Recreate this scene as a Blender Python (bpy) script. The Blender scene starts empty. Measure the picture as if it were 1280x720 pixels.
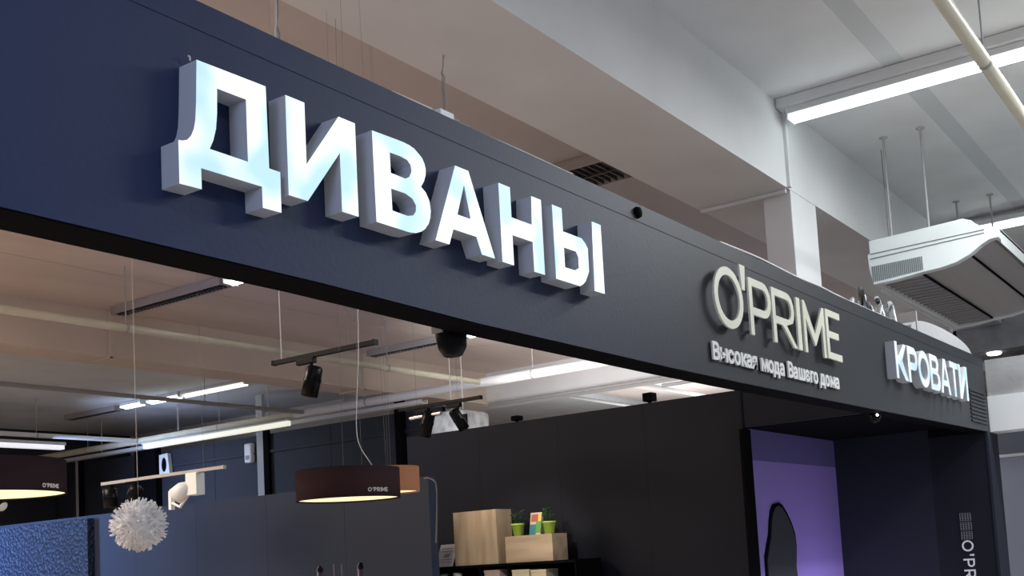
import bpy, bmesh, math, random
from mathutils import Vector, Matrix
random.seed(7)
C = bpy.context.scene.collection
# ------------------------------------------------------------------ camera
# Everything is built with z measured from the camera's height (1.6 m above the floor);
# the last lines lift all top-level objects by 1.6 m, so that the floor is z = 0.
FPX, CX, CY = 1343.77, 779.75, 563.28
RX = Vector((0.5263, -0.8480, -0.0623)); RY = Vector((0.0440, 0.1003, -0.9940)); RZ = Vector((0.8492, 0.5204, 0.0901))
RZ.normalize(); RX = (RX - RX.dot(RZ)*RZ).normalized(); RY = RZ.cross(RX)
cd = bpy.data.cameras.new('camera'); cam = bpy.data.objects.new('camera', cd); C.objects.link(cam)
cam.matrix_world = Matrix((RX, -RY, -RZ)).transposed().to_4x4()
cd.sensor_width = 36; cd.lens = FPX*36/1280
cd.shift_x = -(CX-640)/1280; cd.shift_y = (CY-360)/1280
cd.clip_start = .05; cd.clip_end = 200
bpy.context.scene.camera = cam
vs = bpy.context.scene.view_settings
vs.view_transform = 'Standard'; vs.look = 'None'; vs.gamma = 1; vs.use_curve_mapping = False; vs.exposure = 0.0
# ------------------------------------------------------------------ world and large lights
w = bpy.data.worlds.new('world'); bpy.context.scene.world = w; w.use_nodes = True
w.node_tree.nodes['Background'].inputs[0].default_value = (.80, .86, 1, 1)
w.node_tree.nodes['Background'].inputs[1].default_value = .22
def lamp(name, kind, loc, power, color, size=1, size_y=None, target=None, spot=None, blend=.5, spread=None):
    d = bpy.data.lights.new(name, kind); d.energy = power; d.color = color
    if kind == 'AREA':
        d.size = size
        if spread: d.spread = math.radians(spread)
        if size_y: d.shape = 'RECTANGLE'; d.size_y = size_y
    else: d.shadow_soft_size = size
    if spot: d.spot_size = math.radians(spot); d.spot_blend = blend
    o = bpy.data.objects.new(name, d); C.objects.link(o); o.location = loc
    if target is not None:
        o.rotation_euler = (Vector(target)-Vector(loc)).to_track_quat('-Z', 'Y').to_euler()
    return o
COOL = (.93, .97, 1); WARM = (1, .84, .71); BLUE = (.22, .42, 1)
# ceiling fittings of the hall, behind and beside the photographer
lamp('hall_light', 'AREA', (1, -2.5, 3.4), 75, COOL, 6, .4, (1, -2.5, -1))
lamp('hall_light', 'AREA', (8, -1.6, 3.4), 250, COOL, 6, .4, (8, -1.6, -1))
lamp('hall_tube_light', 'AREA', (8.12, .2, 3.36), 160, COOL, .15, 2.6, (8.12, .2, 0))
lamp('blue_fill_light', 'AREA', (-3.2, -.5, 1.6), 60, (.45, .6, 1), 1.6, 1.2, (.6, 2, 1.3))  # added blue fill for the left end; no window is known there
# showroom lighting; the wall washes and girder light are added helpers
lamp('showroom_light', 'AREA', (1.5, 9.0, 3.2), 500, WARM, 3, 3, (1.5, 9.0, -1))
lamp('showroom_light', 'AREA', (6, 18, 3.2), 170, (1, .97, .97), 5, 3, (6, 18, -1))
lamp('blue_wall_fill', 'AREA', (3.6, 12.2, .7), 72, BLUE, .6, 2.4, (5.9, 11.2, .05), spread=95)  # added blue wash over the partition, from no known fitting
lamp('upper_wall_fill', 'AREA', (11.5, 19.5, 1.2), 55, (.45, .6, 1), .6, 3, (14, 18.8, 1.3), spread=125)
lamp('far_hall_light', 'AREA', (20, 9, 1.7), 230, (.9, .95, 1), 3, 6, (20, 9, 4))
lamp('girder_light', 'AREA', (11.0, 9.0, .9), 75, (1, .97, .95), 2, 3, (15.9, 9.5, 3.0), spread=100)
lamp('niche_light', 'AREA', (8.0, 2.7, -.9), 4.2, (.78, .68, 1), .5, .2, (7.95, 3.2, .2))
lamp('shelf_spot', 'SPOT', (4.5, 4.3, 1.05), 110, (1, .95, .84), .04, None, (6.55, 5.0, .05), 30, .6)

# ------------------------------------------------------------------ materials
def mat(name, col, rough=.6, metal=0, emit=None, es=0, bump=0, bscale=30, var=0, vscale=3, spec=.5, trans=0, alpha=1, wood=None, stretch=(1,1,1)):
    m = bpy.data.materials.new(name); m.use_nodes = True; nt = m.node_tree; b = nt.nodes['Principled BSDF']
    b.inputs['Base Color'].default_value = (*col, 1); b.inputs['Roughness'].default_value = rough
    b.inputs['Metallic'].default_value = metal; b.inputs['Specular IOR Level'].default_value = spec
    tc = nt.nodes.new('ShaderNodeTexCoord'); mp = nt.nodes.new('ShaderNodeMapping'); mp.inputs['Scale'].default_value = stretch
    nt.links.new(tc.outputs['Object'], mp.inputs[0])
    if emit: b.inputs['Emission Color'].default_value = (*emit, 1); b.inputs['Emission Strength'].default_value = es
    if var or wood:
        n = nt.nodes.new('ShaderNodeTexNoise'); n.inputs['Scale'].default_value = vscale; n.inputs['Detail'].default_value = 5
        nt.links.new(mp.outputs[0], n.inputs['Vector'])
        r = nt.nodes.new('ShaderNodeValToRGB')
        a = wood if wood else tuple(c*(1-var) for c in col); z = col if wood else tuple(min(1, c*(1+var)) for c in col)
        r.color_ramp.elements[0].position = .32; r.color_ramp.elements[1].position = .68
        r.color_ramp.elements[0].color = (*a, 1); r.color_ramp.elements[1].color = (*z, 1)
        nt.links.new(n.outputs['Fac'], r.inputs[0]); nt.links.new(r.outputs[0], b.inputs['Base Color'])
    if bump:
        n2 = nt.nodes.new('ShaderNodeTexNoise'); n2.inputs['Scale'].default_value = bscale; n2.inputs['Detail'].default_value = 4
        nt.links.new(mp.outputs[0], n2.inputs['Vector'])
        bp = nt.nodes.new('ShaderNodeBump'); bp.inputs['Strength'].default_value = bump; bp.inputs['Distance'].default_value = .02
        nt.links.new(n2.outputs['Fac'], bp.inputs['Height']); nt.links.new(bp.outputs[0], b.inputs['Normal'])
    if trans: b.inputs['Transmission Weight'].default_value = trans
    return m
M = dict(
    fascia=mat('fascia_paint', (.020, .022, .026), .5, bump=.03, bscale=60, spec=.3),
    dark=mat('dark_panel_paint', (.0095, .0115, .018), .6, var=.15, vscale=1.5, spec=.2),
    navy=mat('navy_panel', (.014, .017, .028), .55, var=.15, vscale=1, spec=.3),
    part=mat('partition_paint', (.016, .024, .046), .55, var=.15, vscale=.8, spec=.3),
    upper=mat('upper_wall_paint', (.026, .029, .038), .6, var=.15, vscale=1.0, spec=.3),
    black=mat('black_metal', (.004, .004, .005), .3, spec=.14),
    matblack=mat('matt_black', (.005, .005, .006), .8, spec=.03),
    ceil=mat('ceiling_paint', (.76, .77, .77), .8, var=.05, vscale=1.5, bump=.05, bscale=8, spec=.2),
    ceil2=mat('ceiling_warm_light_tint', (.70, .60, .54), .8, var=.07, vscale=.8, stretch=(.4, 2, 1), spec=.2),  # warm showroom light tinted into the ceiling colour
    ceil2b=mat('ceiling_dim_light_tint', (.60, .55, .54), .8, var=.05, vscale=.8, spec=.2),  # same ceiling where less warm light falls, put into the colour
    palegrey=mat('pale_grey_sheet', (.42, .42, .42), .5, bump=.3, bscale=6),
    band=mat('ceiling_joint_paint', (.62, .645, .65), .85, spec=.2),
    beam=mat('beam_paint', (.76, .76, .75), .75, var=.05, vscale=1.2, spec=.2),
    beam2=mat('beam_warm_light_tint', (.74, .63, .54), .75, var=.06, vscale=1.0, spec=.2),  # beam colour carrying the warm showroom light as a tint
    conc=mat('grey_concrete', (.36, .355, .35), .85, var=.2, vscale=3, bump=.1, spec=.2),
    white=mat('white_paint', (.78, .79, .78), .5),
    plast=mat('white_plastic', (.82, .86, .84), .4),
    returnm=mat('letter_return', (.62, .63, .66), .45),
    glow=mat('letter_face_glow', (.25, .28, .3), .4, emit=(.80, .95, 1), es=1.05),
    glow2=mat('letter_face_glow_dim', (.25, .28, .3), .4, emit=(.70, .90, 1), es=.75),
    cream=mat('cream_acrylic', (.86, .86, .70), .4, var=.05, vscale=9),
    wtext=mat('white_acrylic', (.85, .85, .82), .4),
    chrome=mat('chrome', (.8, .8, .82), .15, metal=1),
    pipe=mat('cream_pipe_paint', (.68, .64, .50), .45, var=.06, vscale=4),
    pipeg=mat('grey_pipe_paint', (.42, .41, .40), .5),
    pipew=mat('white_pipe_paint', (.80, .80, .78), .45),
    tube=mat('lit_tube', (1, 1, 1), .5, emit=(.85, .96, 1), es=7),
    tubew=mat('lit_tube_warm', (1, 1, .9), .5, emit=(1, 1, .80), es=2.2),
    lens=mat('lit_lens', (1, 1, 1), .5, emit=(1, 1, 1), es=6),
    louvre=mat('louvre_metal', (.10, .09, .09), .35, metal=.6),
    refl=mat('reflector_metal', (.44, .41, .39), .4),
    wood=mat('light_oak_veneer', (.62, .47, .32), .5, wood=(.40, .28, .18), vscale=2.2, stretch=(6, 6, .7)),
    woodh=mat('light_oak_veneer_horizontal', (.62, .47, .32), .5, wood=(.40, .28, .18), vscale=2.2, stretch=(6, .7, 6)),
    pot=mat('lime_pot', (.48, .72, .10), .4), leaf=mat('dark_leaf', (.02, .06, .02), .6, var=.5, vscale=30),
    paper=mat('white_paper', (.75, .75, .76), .6), grey=mat('print_grey', (.35, .35, .37), .6),
    red=mat('print_red', (.50, .10, .06), .5), yel=mat('print_yellow', (.85, .62, .12), .5), grn=mat('print_green', (.12, .40, .07), .5), teal=mat('print_teal', (.04, .22, .28), .5),
    card=mat('cream_card', (.70, .60, .40), .6), pink=mat('pale_wood_box', (.5, .38, .33), .6), maroon=mat('maroon_plastic', (.10, .02, .04), .4),
    purple=mat('purple_panel', (.30, .22, .62), .55), purple_shadow=mat('purple_panel_shadow', (.13, .11, .30), .55),
    silh=mat('charcoal_cutout', (.030, .032, .042), .6),
    diff=mat('lamp_diffuser', (1, .9, .6), .5, emit=(1, .86, .48), es=1.0),
    ballw=mat('white_paper_petal', (.84, .86, .90), .6, var=.1, vscale=20),
    floor=mat('floor_tile', (.42, .41, .41), .35, var=.1, vscale=1), floorw=mat('showroom_floor', (.56, .47, .40), .4, var=.15, vscale=2, stretch=(1, 6, 1)),
    farwall=mat('far_wall_paint', (.36, .40, .48), .7), wrap=mat('grey_plastic_wrap', (.33, .34, .34), .3, bump=.8, bscale=7, var=.3, vscale=8),
    wirew=mat('white_cable', (.75, .73, .70), .5), wireg=mat('grey_wire', (.22, .21, .20), .5), stripw=mat('strip_diffuser', (.6, .6, .55), .5, emit=(1, 1, .84), es=.75), ledw=mat('soft_white_diffuser', (1, 1, 1), .5, emit=(.92, .90, 1), es=.75), led=mat('led_disc', (1, 1, 1), .5, emit=(1, 1, 1), es=3),
    gril=mat('grille_shadow', (.22, .24, .24), .6),
)
def fabric():
    m = bpy.data.materials.new('dark_shade_fabric'); m.use_nodes = True; nt = m.node_tree; nt.nodes.clear()
    o = nt.nodes.new('ShaderNodeOutputMaterial'); d = nt.nodes.new('ShaderNodeBsdfDiffuse'); t = nt.nodes.new('ShaderNodeBsdfTranslucent'); x = nt.nodes.new('ShaderNodeMixShader')
    d.inputs[0].default_value = (.034, .026, .032, 1); t.inputs[0].default_value = (.30, .18, .18, 1); x.inputs[0].default_value = .13
    nt.links.new(d.outputs[0], x.inputs[1]); nt.links.new(t.outputs[0], x.inputs[2]); nt.links.new(x.outputs[0], o.inputs[0]); return m
M['fabric'] = fabric()
M['orange'] = mat('lit_brown_shade_fabric', (.05, .025, .015), .8, emit=(.62, .24, .09), es=.26)
def blue_cast_fade(m, x0, c0, x1, c1):      # bluish cast of the light at left, put into the colour, fading rightwards
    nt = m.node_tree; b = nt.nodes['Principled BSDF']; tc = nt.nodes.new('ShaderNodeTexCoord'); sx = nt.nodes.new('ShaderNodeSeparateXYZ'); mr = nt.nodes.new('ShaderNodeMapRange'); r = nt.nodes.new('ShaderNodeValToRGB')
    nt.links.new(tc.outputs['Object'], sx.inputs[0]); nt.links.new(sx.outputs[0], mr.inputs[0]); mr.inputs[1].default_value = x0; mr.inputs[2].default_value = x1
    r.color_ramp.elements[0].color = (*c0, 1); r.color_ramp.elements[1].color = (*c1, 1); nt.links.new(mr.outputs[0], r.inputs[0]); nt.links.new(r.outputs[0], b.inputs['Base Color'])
blue_cast_fade(M['fascia'], .6, (.015, .031, .105), 4.0, (.021, .024, .029))
def glow_var(m, lo, hi, a, b_):
    nt = m.node_tree; b = nt.nodes['Principled BSDF']; tc = nt.nodes.new('ShaderNodeTexCoord'); n = nt.nodes.new('ShaderNodeTexNoise'); n.inputs['Scale'].default_value = 7; n.inputs['Detail'].default_value = 1
    r = nt.nodes.new('ShaderNodeValToRGB'); r.color_ramp.elements[0].position = .36; r.color_ramp.elements[1].position = .60
    r.color_ramp.elements[0].color = (*lo, 1); r.color_ramp.elements[1].color = (*hi, 1)
    nt.links.new(tc.outputs['Object'], n.inputs['Vector']); nt.links.new(n.outputs['Fac'], r.inputs[0]); nt.links.new(r.outputs[0], b.inputs['Emission Color'])
glow_var(M['glow'], (.42, .68, .80), (.95, 1, 1), 0, 0); glow_var(M['glow2'], (.45, .72, .85), (.95, 1, 1), 0, 0)
def pebble():
    m = mat('pebbled_panel', (.013, .026, .060), .4, spec=.25); nt = m.node_tree; b = nt.nodes['Principled BSDF']
    v = nt.nodes.new('ShaderNodeTexVoronoi'); v.inputs['Scale'].default_value = 30; tc = nt.nodes.new('ShaderNodeTexCoord'); nt.links.new(tc.outputs['Object'], v.inputs['Vector'])
    bp = nt.nodes.new('ShaderNodeBump'); bp.inputs['Strength'].default_value = .45; bp.inputs['Distance'].default_value = .04
    nt.links.new(v.outputs['Distance'], bp.inputs['Height']); nt.links.new(bp.outputs[0], b.inputs['Normal']); return m
M['pebble'] = pebble()

# ------------------------------------------------------------------ helpers
def at(px, py, x=None, y=None, z=None):
    d = RX*((px-CX)/FPX) + RY*((py-CY)/FPX) + RZ
    k = x/d.x if x is not None else y/d.y if y is not None else z/d.z
    return d*k
U = 1.0      # scale of the section being built, about the camera; shop fittings are shrunk
SHOP_SCALE = .651  # shop fittings shrunk towards the camera, image positions unchanged
class MB:
    def __init__(s): s.v = []; s.f = []; s.sm = []
    def add(s, vs, fs, smooth=False):
        n = len(s.v); s.v += [tuple(v) for v in vs]; s.f += [tuple(i+n for i in f) for f in fs]; s.sm += [smooth]*len(fs); return s
    def box(s, x0, x1, y0, y1, z0, z1):
        return s.hexa([(x0,y0,z0),(x1,y0,z0),(x1,y1,z0),(x0,y1,z0),(x0,y0,z1),(x1,y0,z1),(x1,y1,z1),(x0,y1,z1)])
    def hexa(s, p): return s.add(p, [(0,3,2,1),(4,5,6,7),(0,1,5,4),(1,2,6,5),(2,3,7,6),(3,0,4,7)])
    def tube(s, pts, r, n=8, cap=True, r2=None):
        pts = [Vector(p) for p in pts]; rings = []; up0 = Vector((0,0,1))
        for i, p in enumerate(pts):
            d = (pts[min(i+1, len(pts)-1)]-pts[max(i-1, 0)]).normalized()
            up = up0 if abs(d.dot(up0)) < .95 else Vector((1,0,0))
            a = d.cross(up).normalized(); b = d.cross(a)
            rr = r if r2 is None else r+(r2-r)*i/(len(pts)-1)
            rings.append([p+a*math.cos(2*math.pi*k/n)*rr+b*math.sin(2*math.pi*k/n)*rr for k in range(n)])
        vs = [v for R in rings for v in R]; fs = []
        for i in range(len(pts)-1):
            for k in range(n): fs.append((i*n+k, i*n+(k+1)%n, (i+1)*n+(k+1)%n, (i+1)*n+k))
        s.add(vs, fs, True)
        if cap: s.add(rings[0], [tuple(range(n))]); s.add(rings[-1], [tuple(reversed(range(n)))])
        return s
    def lathe(s, prof, c, n=24, axis=None, smooth=True):
        c = Vector(c); ax = Vector(axis or (0,0,1)).normalized(); a = ax.orthogonal().normalized(); b = ax.cross(a)
        vs = [c+ax*h+(a*math.cos(2*math.pi*k/n)+b*math.sin(2*math.pi*k/n))*r for r, h in prof for k in range(n)]
        fs = [(i*n+k, i*n+(k+1)%n, (i+1)*n+(k+1)%n, (i+1)*n+k) for i in range(len(prof)-1) for k in range(n)]
        return s.add(vs, fs, smooth)
    def prism(s, poly, off):
        off = Vector(off); n = len(poly); vs = [Vector(p) for p in poly]+[Vector(p)+off for p in poly]
        return s.add(vs, [tuple(range(n)), tuple(reversed(range(n, 2*n)))]+[(i, i+n, (i+1) % n+n, (i+1) % n) for i in range(n)])
    def build(s, name, m, parent=None, bevel=0, kind=None):
        me = bpy.data.meshes.new(name); me.from_pydata([(v[0]*U, v[1]*U, v[2]*U) for v in s.v], [], s.f); me.update()
        me.polygons.foreach_set('use_smooth', s.sm)
        bm = bmesh.new(); bm.from_mesh(me); bmesh.ops.recalc_face_normals(bm, faces=bm.faces); bm.to_mesh(me); bm.free()
        me.materials.append(M[m] if isinstance(m, str) else m)
        o = bpy.data.objects.new(name, me); C.objects.link(o)
        if parent is not None: o.parent = parent; o.matrix_parent_inverse = parent.matrix_world.inverted() if parent.type != 'EMPTY' else Matrix.Translation(-parent.location)
        if bevel:
            b = o.modifiers.new('bevel', 'BEVEL'); b.width = bevel*U; b.segments = 2; b.limit_method = 'ANGLE'
        if kind: o['kind'] = kind
        return o
def thing(name, loc, label, cat, group=None):
    o = bpy.data.objects.new(name, None); C.objects.link(o); o.location = Vector(loc)*U; o.empty_display_size = .1
    o['label'] = label; o['category'] = cat
    if group: o['group'] = group
    return o
def tag(o, label, cat, group=None):
    o['label'] = label; o['category'] = cat
    if group: o['group'] = group
    return o
def struct(o, label=None):
    o['kind'] = 'structure'
    if label: o['label'] = label
    return o
def sempty(name, loc, label=None):
    o = bpy.data.objects.new(name, None); C.objects.link(o); o.location = Vector(loc)*U; return struct(o, label)
def box(x0, x1, y0, y1, z0, z1): return MB().box(x0, x1, y0, y1, z0, z1)
def outline_mesh(name, loops, y0, y1, xf=None):
    """filled 2-D outlines (x, z), outer loop and holes, between the planes y0 (front) and y1 (back)"""
    c = bpy.data.curves.new(name, 'CURVE'); c.dimensions = '2D'; c.fill_mode = 'BOTH'; c.extrude = abs(y1-y0)/2
    for L in loops:
        sp = c.splines.new('POLY'); sp.points.add(len(L)-1); sp.use_cyclic_u = True
        for i, (a, b) in enumerate(L): sp.points[i].co = (a, b, 0, 1)
    return curve_to_verts(c, name, (y0+y1)/2)
def curve_to_verts(c, name, yc):
    o = bpy.data.objects.new(name+'_source', c); C.objects.link(o); bpy.context.view_layer.update()
    me = bpy.data.meshes.new_from_object(o.evaluated_get(bpy.context.evaluated_depsgraph_get()))
    bpy.data.objects.remove(o); bpy.data.curves.remove(c)
    # curve plane (u, v, w) -> world (x, z, y); w positive faces the viewer (-y)
    V = [(v.co.x, yc-v.co.z, v.co.y) for v in me.vertices]; F = [tuple(p.vertices) for p in me.polygons]
    nz = [p.normal.z for p in me.polygons]; bpy.data.meshes.remove(me)
    return V, F, nz
def split_letter(src, front_y, parent, mret, mface, facename='letter_face', name='letter'):
    V, F, nz = src
    a = MB(); b = MB()
    isf = [abs(sum(V[i][1] for i in f)/len(f)-front_y) < .002 and abs(n) > .9 for f, n in zip(F, nz)]
    a.add(V, [f for f, q in zip(F, isf) if not q]); b.add(V, [f for f, q in zip(F, isf) if q])
    for m_ in (a, b):
        used = sorted({i for f in m_.f for i in f}); ix = {i: k for k, i in enumerate(used)}
        m_.v = [m_.v[i] for i in used]; m_.f = [tuple(ix[i] for i in f) for f in m_.f]
    r = a.build(name, mret, parent); f = b.build(facename, mface, r)
    # the face plate sits just inside the rim
    if mface == 'glow' or mface == 'glow2': pass
    return r
def text_loops(body, size, offset=0):
    pass

# ------------------------------------------------------------------ the building
FZ = -1.6
struct(box(-9, 30, -8, 3.1, FZ-.2, FZ).build('floor', 'floor'), 'light tiled hall floor')
struct(box(-9, 30, 3.1, 30, FZ-.2, FZ).build('floor', 'floorw'), 'warm wooden showroom floor')
YB = 3.25; ZB = 2.867
# front bay ceiling: precast slabs with a recessed darker joint strip
ce = sempty('ceiling', (6, 0, 3.58), 'pale grey ceiling slabs over the hall')
for y0, y1 in ((-6.5, -2.254), (-2.25, 2.162), (2.328, 3.3)):
    box(-9, 30, y0, y1, 3.58, 3.8).build('ceiling_panel', 'ceil', ce)
box(-9, 30, 2.162, 2.328, 3.582, 3.8).build('ceiling_joint', 'band', ce)['label'] = 'darker joint strip between two ceiling slabs'
# beams along the fascia
struct(box(-9, 30, YB, 4.08, ZB, 3.58).build('ceiling_beam', 'beam'), 'wide white concrete beam above the dark sign wall')
c2 = sempty('ceiling', (6, 8, 3.46), 'tan lit ceiling slabs of the showroom behind the sign wall')
for y0, y1 in ((4.08, 6.4), (6.4, 8.75), (8.75, 11.1), (11.1, 12.9)):
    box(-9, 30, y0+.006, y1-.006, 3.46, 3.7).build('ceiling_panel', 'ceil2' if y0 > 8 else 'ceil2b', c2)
box(-9, 30, 4.09, 12.9, 3.475, 3.72).build('slab_backing', 'ceil2', c2)
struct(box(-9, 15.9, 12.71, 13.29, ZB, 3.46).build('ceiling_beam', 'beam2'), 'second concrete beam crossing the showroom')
c3 = sempty('ceiling', (6, 18, 3.46), 'grey unlit ceiling slabs beyond the second beam')
for y0, y1 in ((13.29, 15.6), (15.6, 18), (18, 20.4), (20.4, 24)):
    box(-9, 30, y0+.006, y1-.006, 3.46, 3.7).build('ceiling_panel', 'ceil', c3)
struct(box(15.9, 16.5, 3.9, 12.9, ZB, 3.46).build('ceiling_beam', 'beam'), 'concrete girder crossing behind the pipes')
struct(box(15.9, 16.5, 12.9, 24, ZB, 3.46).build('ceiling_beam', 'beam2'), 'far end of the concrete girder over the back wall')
struct(box(15.9, 16.5, -6, 3.9, 2.44, 3.46).build('ceiling_beam', 'conc'), 'grey bulkhead girder behind the hanging air conditioner')
struct(box(-9, 30, 23.8, 24, FZ, 3.46).build('wall_back', 'upper'))
struct(box(29.8, 30, -6, 24, FZ, 3.58).build('wall_far', 'farwall'))
# round column under the beam
col = sempty('column', (8.5, 3.4, FZ), 'pale square column rising behind the sign wall')
box(8.2, 8.76, YB+.001, 3.50, FZ, ZB).build('column_shaft', 'beam', col, .006)
# thin duct on the beam's underside and conduit on its face
a = at(979, 233, z=2.85); b = at(857, 262, z=2.85)
tag(MB().tube([(8.15, 3.27, 2.85), (8.15, 4.06, 2.85)], .02, 6).build('cable_duct', 'pipew'), 'thin white duct running across the beam underside from column', 'duct')
tag(MB().box(8.13, 8.17, YB-.03, YB-.001, 2.87, 3.56).build('conduit', 'pipew'), 'white vertical conduit on the beam face above the column', 'conduit')

U = SHOP_SCALE; FZ = -1.6/U
def top_at(y):      # underside of the building above a y taken before the shop scaling
    ym = y*U
    return (3.58 if ym < 3.25 else ZB if ym < 4.08 or 12.71 < ym < 13.29 else 3.458)/U
# fascia (sign wall) with edge heights bent to follow image coordinates
fx = [(-1.2, 1.07, 1.955), (1.62, 1.067, 1.956), (2.8, 1.061, 1.953), (3.73, 1.041, 1.953), (5.5, 1.036, 1.958), (6.4, 1.040, 1.960), (8.1, 1.058, 1.963), (11.15, 1.098, 1.995), (13.36, 1.123, 2.022)]
fa = MB()
for (x0, a0, b0), (x1, a1, b1) in zip(fx, fx[1:]):
    fa.hexa([(x0,3,a0),(x1,3,a1),(x1,3.18,a1),(x0,3.18,a0),(x0,3,b0),(x1,3,b1),(x1,3.18,b1),(x0,3.18,b0)])
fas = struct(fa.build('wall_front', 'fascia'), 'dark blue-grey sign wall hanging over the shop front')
# weld the segments of the fascia into one clean shell
bm = bmesh.new(); bm.from_mesh(fas.data); bmesh.ops.remove_doubles(bm, verts=bm.verts, dist=1e-4)
import collections
cnt = collections.Counter(tuple(sorted(v.index for v in f.verts)) for f in bm.faces)
bmesh.ops.delete(bm, geom=[f for f in bm.faces if cnt[tuple(sorted(v.index for v in f.verts))] > 1], context='FACES_ONLY')
bmesh.ops.recalc_face_normals(bm, faces=bm.faces); bm.to_mesh(fas.data); bm.free()
ub = MB()
for (x0, a0, b0), (x1, a1, b1) in zip(fx, fx[1:]): ub.hexa([(x0,3.004,a0-.006),(x1,3.004,a1-.006),(x1,3.18,a1-.006),(x0,3.18,a0-.006),(x0,3.004,a0-.0005),(x1,3.004,a1-.0005),(x1,3.18,a1-.0005),(x0,3.18,a0-.0005)])
ub.build('underside_board', 'matblack', fas)
rd = MB()
for (x0, a0, b0), (x1, a1, b1) in zip(fx, fx[1:]): rd.hexa([(x0,2.9975,b0-.105),(x1,2.9975,b1-.105),(x1,3.0,b1-.105),(x0,3.0,b0-.105),(x0,2.9975,b0-.075),(x1,2.9975,b1-.075),(x1,3.0,b1-.075),(x0,3.0,b0-.075)])
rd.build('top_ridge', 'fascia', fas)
for k in range(9):
    x0 = 12.5; z = 1.20+k*.045
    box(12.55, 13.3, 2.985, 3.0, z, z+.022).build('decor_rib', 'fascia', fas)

# ------------------------------------------------------------------ big illuminated letters  (outline points on the letters' front plane)
def P2(L, y=2.91):
    out = []
    for px, py in L:
        p = at(px, py, y=y); out.append([p.x, p.z])
    return out
def snap(loops, eps=.014):
    if eps < .001: return loops
    for ax in (0, 1):
        vals = sorted(p[ax] for L in loops for p in L); i = 0; mp = {}
        while i < len(vals):
            j = i
            while j+1 < len(vals) and vals[j+1]-vals[i] < eps: j += 1
            m = sum(vals[i:j+1])/(j-i+1)
            for k in range(i, j+1): mp[vals[k]] = m
            i = j+1
        for L in loops:
            for p in L: p[ax] = mp[p[ax]]
    return loops
DE = [[(245.6,74.5),(332,108),(336.6,210.5),(350.3,215.3),(351.8,266),(328.6,259.7),(327.5,233.4),(251.4,210.1),(252.3,236.6),(224.3,229.4),(223,174.9),(228,175.7),(234,174.8),(238.9,169.5),(242.3,161),(244.2,150),(245.1,128)],
      [(271.3,110.6),(307.5,124.4),(310,202.3),(262.2,186.1),(266.7,175.3),(270.0,161),(271.3,142)]]
II = [[(356.4,118.5),(380.1,128.5),(383.8,205.5),(423.7,145.4),(444,154.9),(448,270.4),(427.6,264.9),(424.2,191),(384.6,250.8),(361.1,244.3)]]
VE = [[(464.9,162.9),(495.6,174.3),(504,177.6),(511.5,181.4),(518,186),(523.3,192.2),(527.6,197.6),(530.4,204.3),(532,211),(532,218.5),(530,226.5),(526.2,233.3),(532.2,240.7),(536.7,251.1),(538.5,263.3),(538,271.5),(536,279.5),(531.1,286.7),(526.5,289.6),(520,291.4),(511.1,290.2),(470.7,277.1)],
      [(487.1,190.4),(500,195.1),(508.9,199.9),(513.4,206.7),(514.4,214.4),(511.6,221.4),(506.7,223.3),(488.4,216)],
      [(488.9,235.6),(506.7,241.8),(515.6,248.4),(520.0,256.7),(519.8,264.4),(516.7,269.2),(510,270),(490.5,263.2)]]
AA = [[(568.9,206.9),(584.4,213.3),(618.9,323.6),(602.5,318.7),(595.6,295.6),(566.7,286.9),(561.8,305.5),(544.4,299.3)],
      [(580,231.1),(589.3,274.4),(571.6,267.9)]]
NN = [[(623.3,228.4),(637.3,234.4),(639.6,271.8),(664.9,281.0),(664,245.1),(676.2,250),(681.1,343.8),(667.3,339.6),(666.2,302.6),(640.7,293.8),(642.2,331.4),(627.8,326.9)]]
Y1 = [[(690,255.6),(701.8,260.4),(704,289.3),(715.6,293.3),(721.5,295.3),(727,298.9),(731,304),(734,310.5),(735.7,318),(736.4,326.5),(736,340),(734.6,346.5),(732.0,352),(728.6,355.6),(724.4,356.8),(720,356.5),(695.1,348.6)],
      [(704.9,308.9),(714.4,311.8),(720,315.5),(723,321),(724,327.5),(723.1,334.4),(718.9,337.9),(706.2,334.2)]]
Y2 = [[(739.6,276.7),(751.1,281.6),(755.6,367.3),(743.3,363.5)]]
sg = thing('illuminated_letter_sign', (3.2, 3.0, 1.25), 'large glowing white letters reading ДИВАНЫ on the dark sign wall', 'sign')
for nm, L in (('d', DE), ('i', II), ('v', VE), ('a', AA), ('n', NN), ('y', Y1), ('y', Y2)):
    loops = snap([P2(l) for l in L], .0 if nm in 'dv' else .012)
    split_letter(outline_mesh('letter', loops, 2.91, 3.0), 2.91, sg, 'returnm', 'glow')

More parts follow.
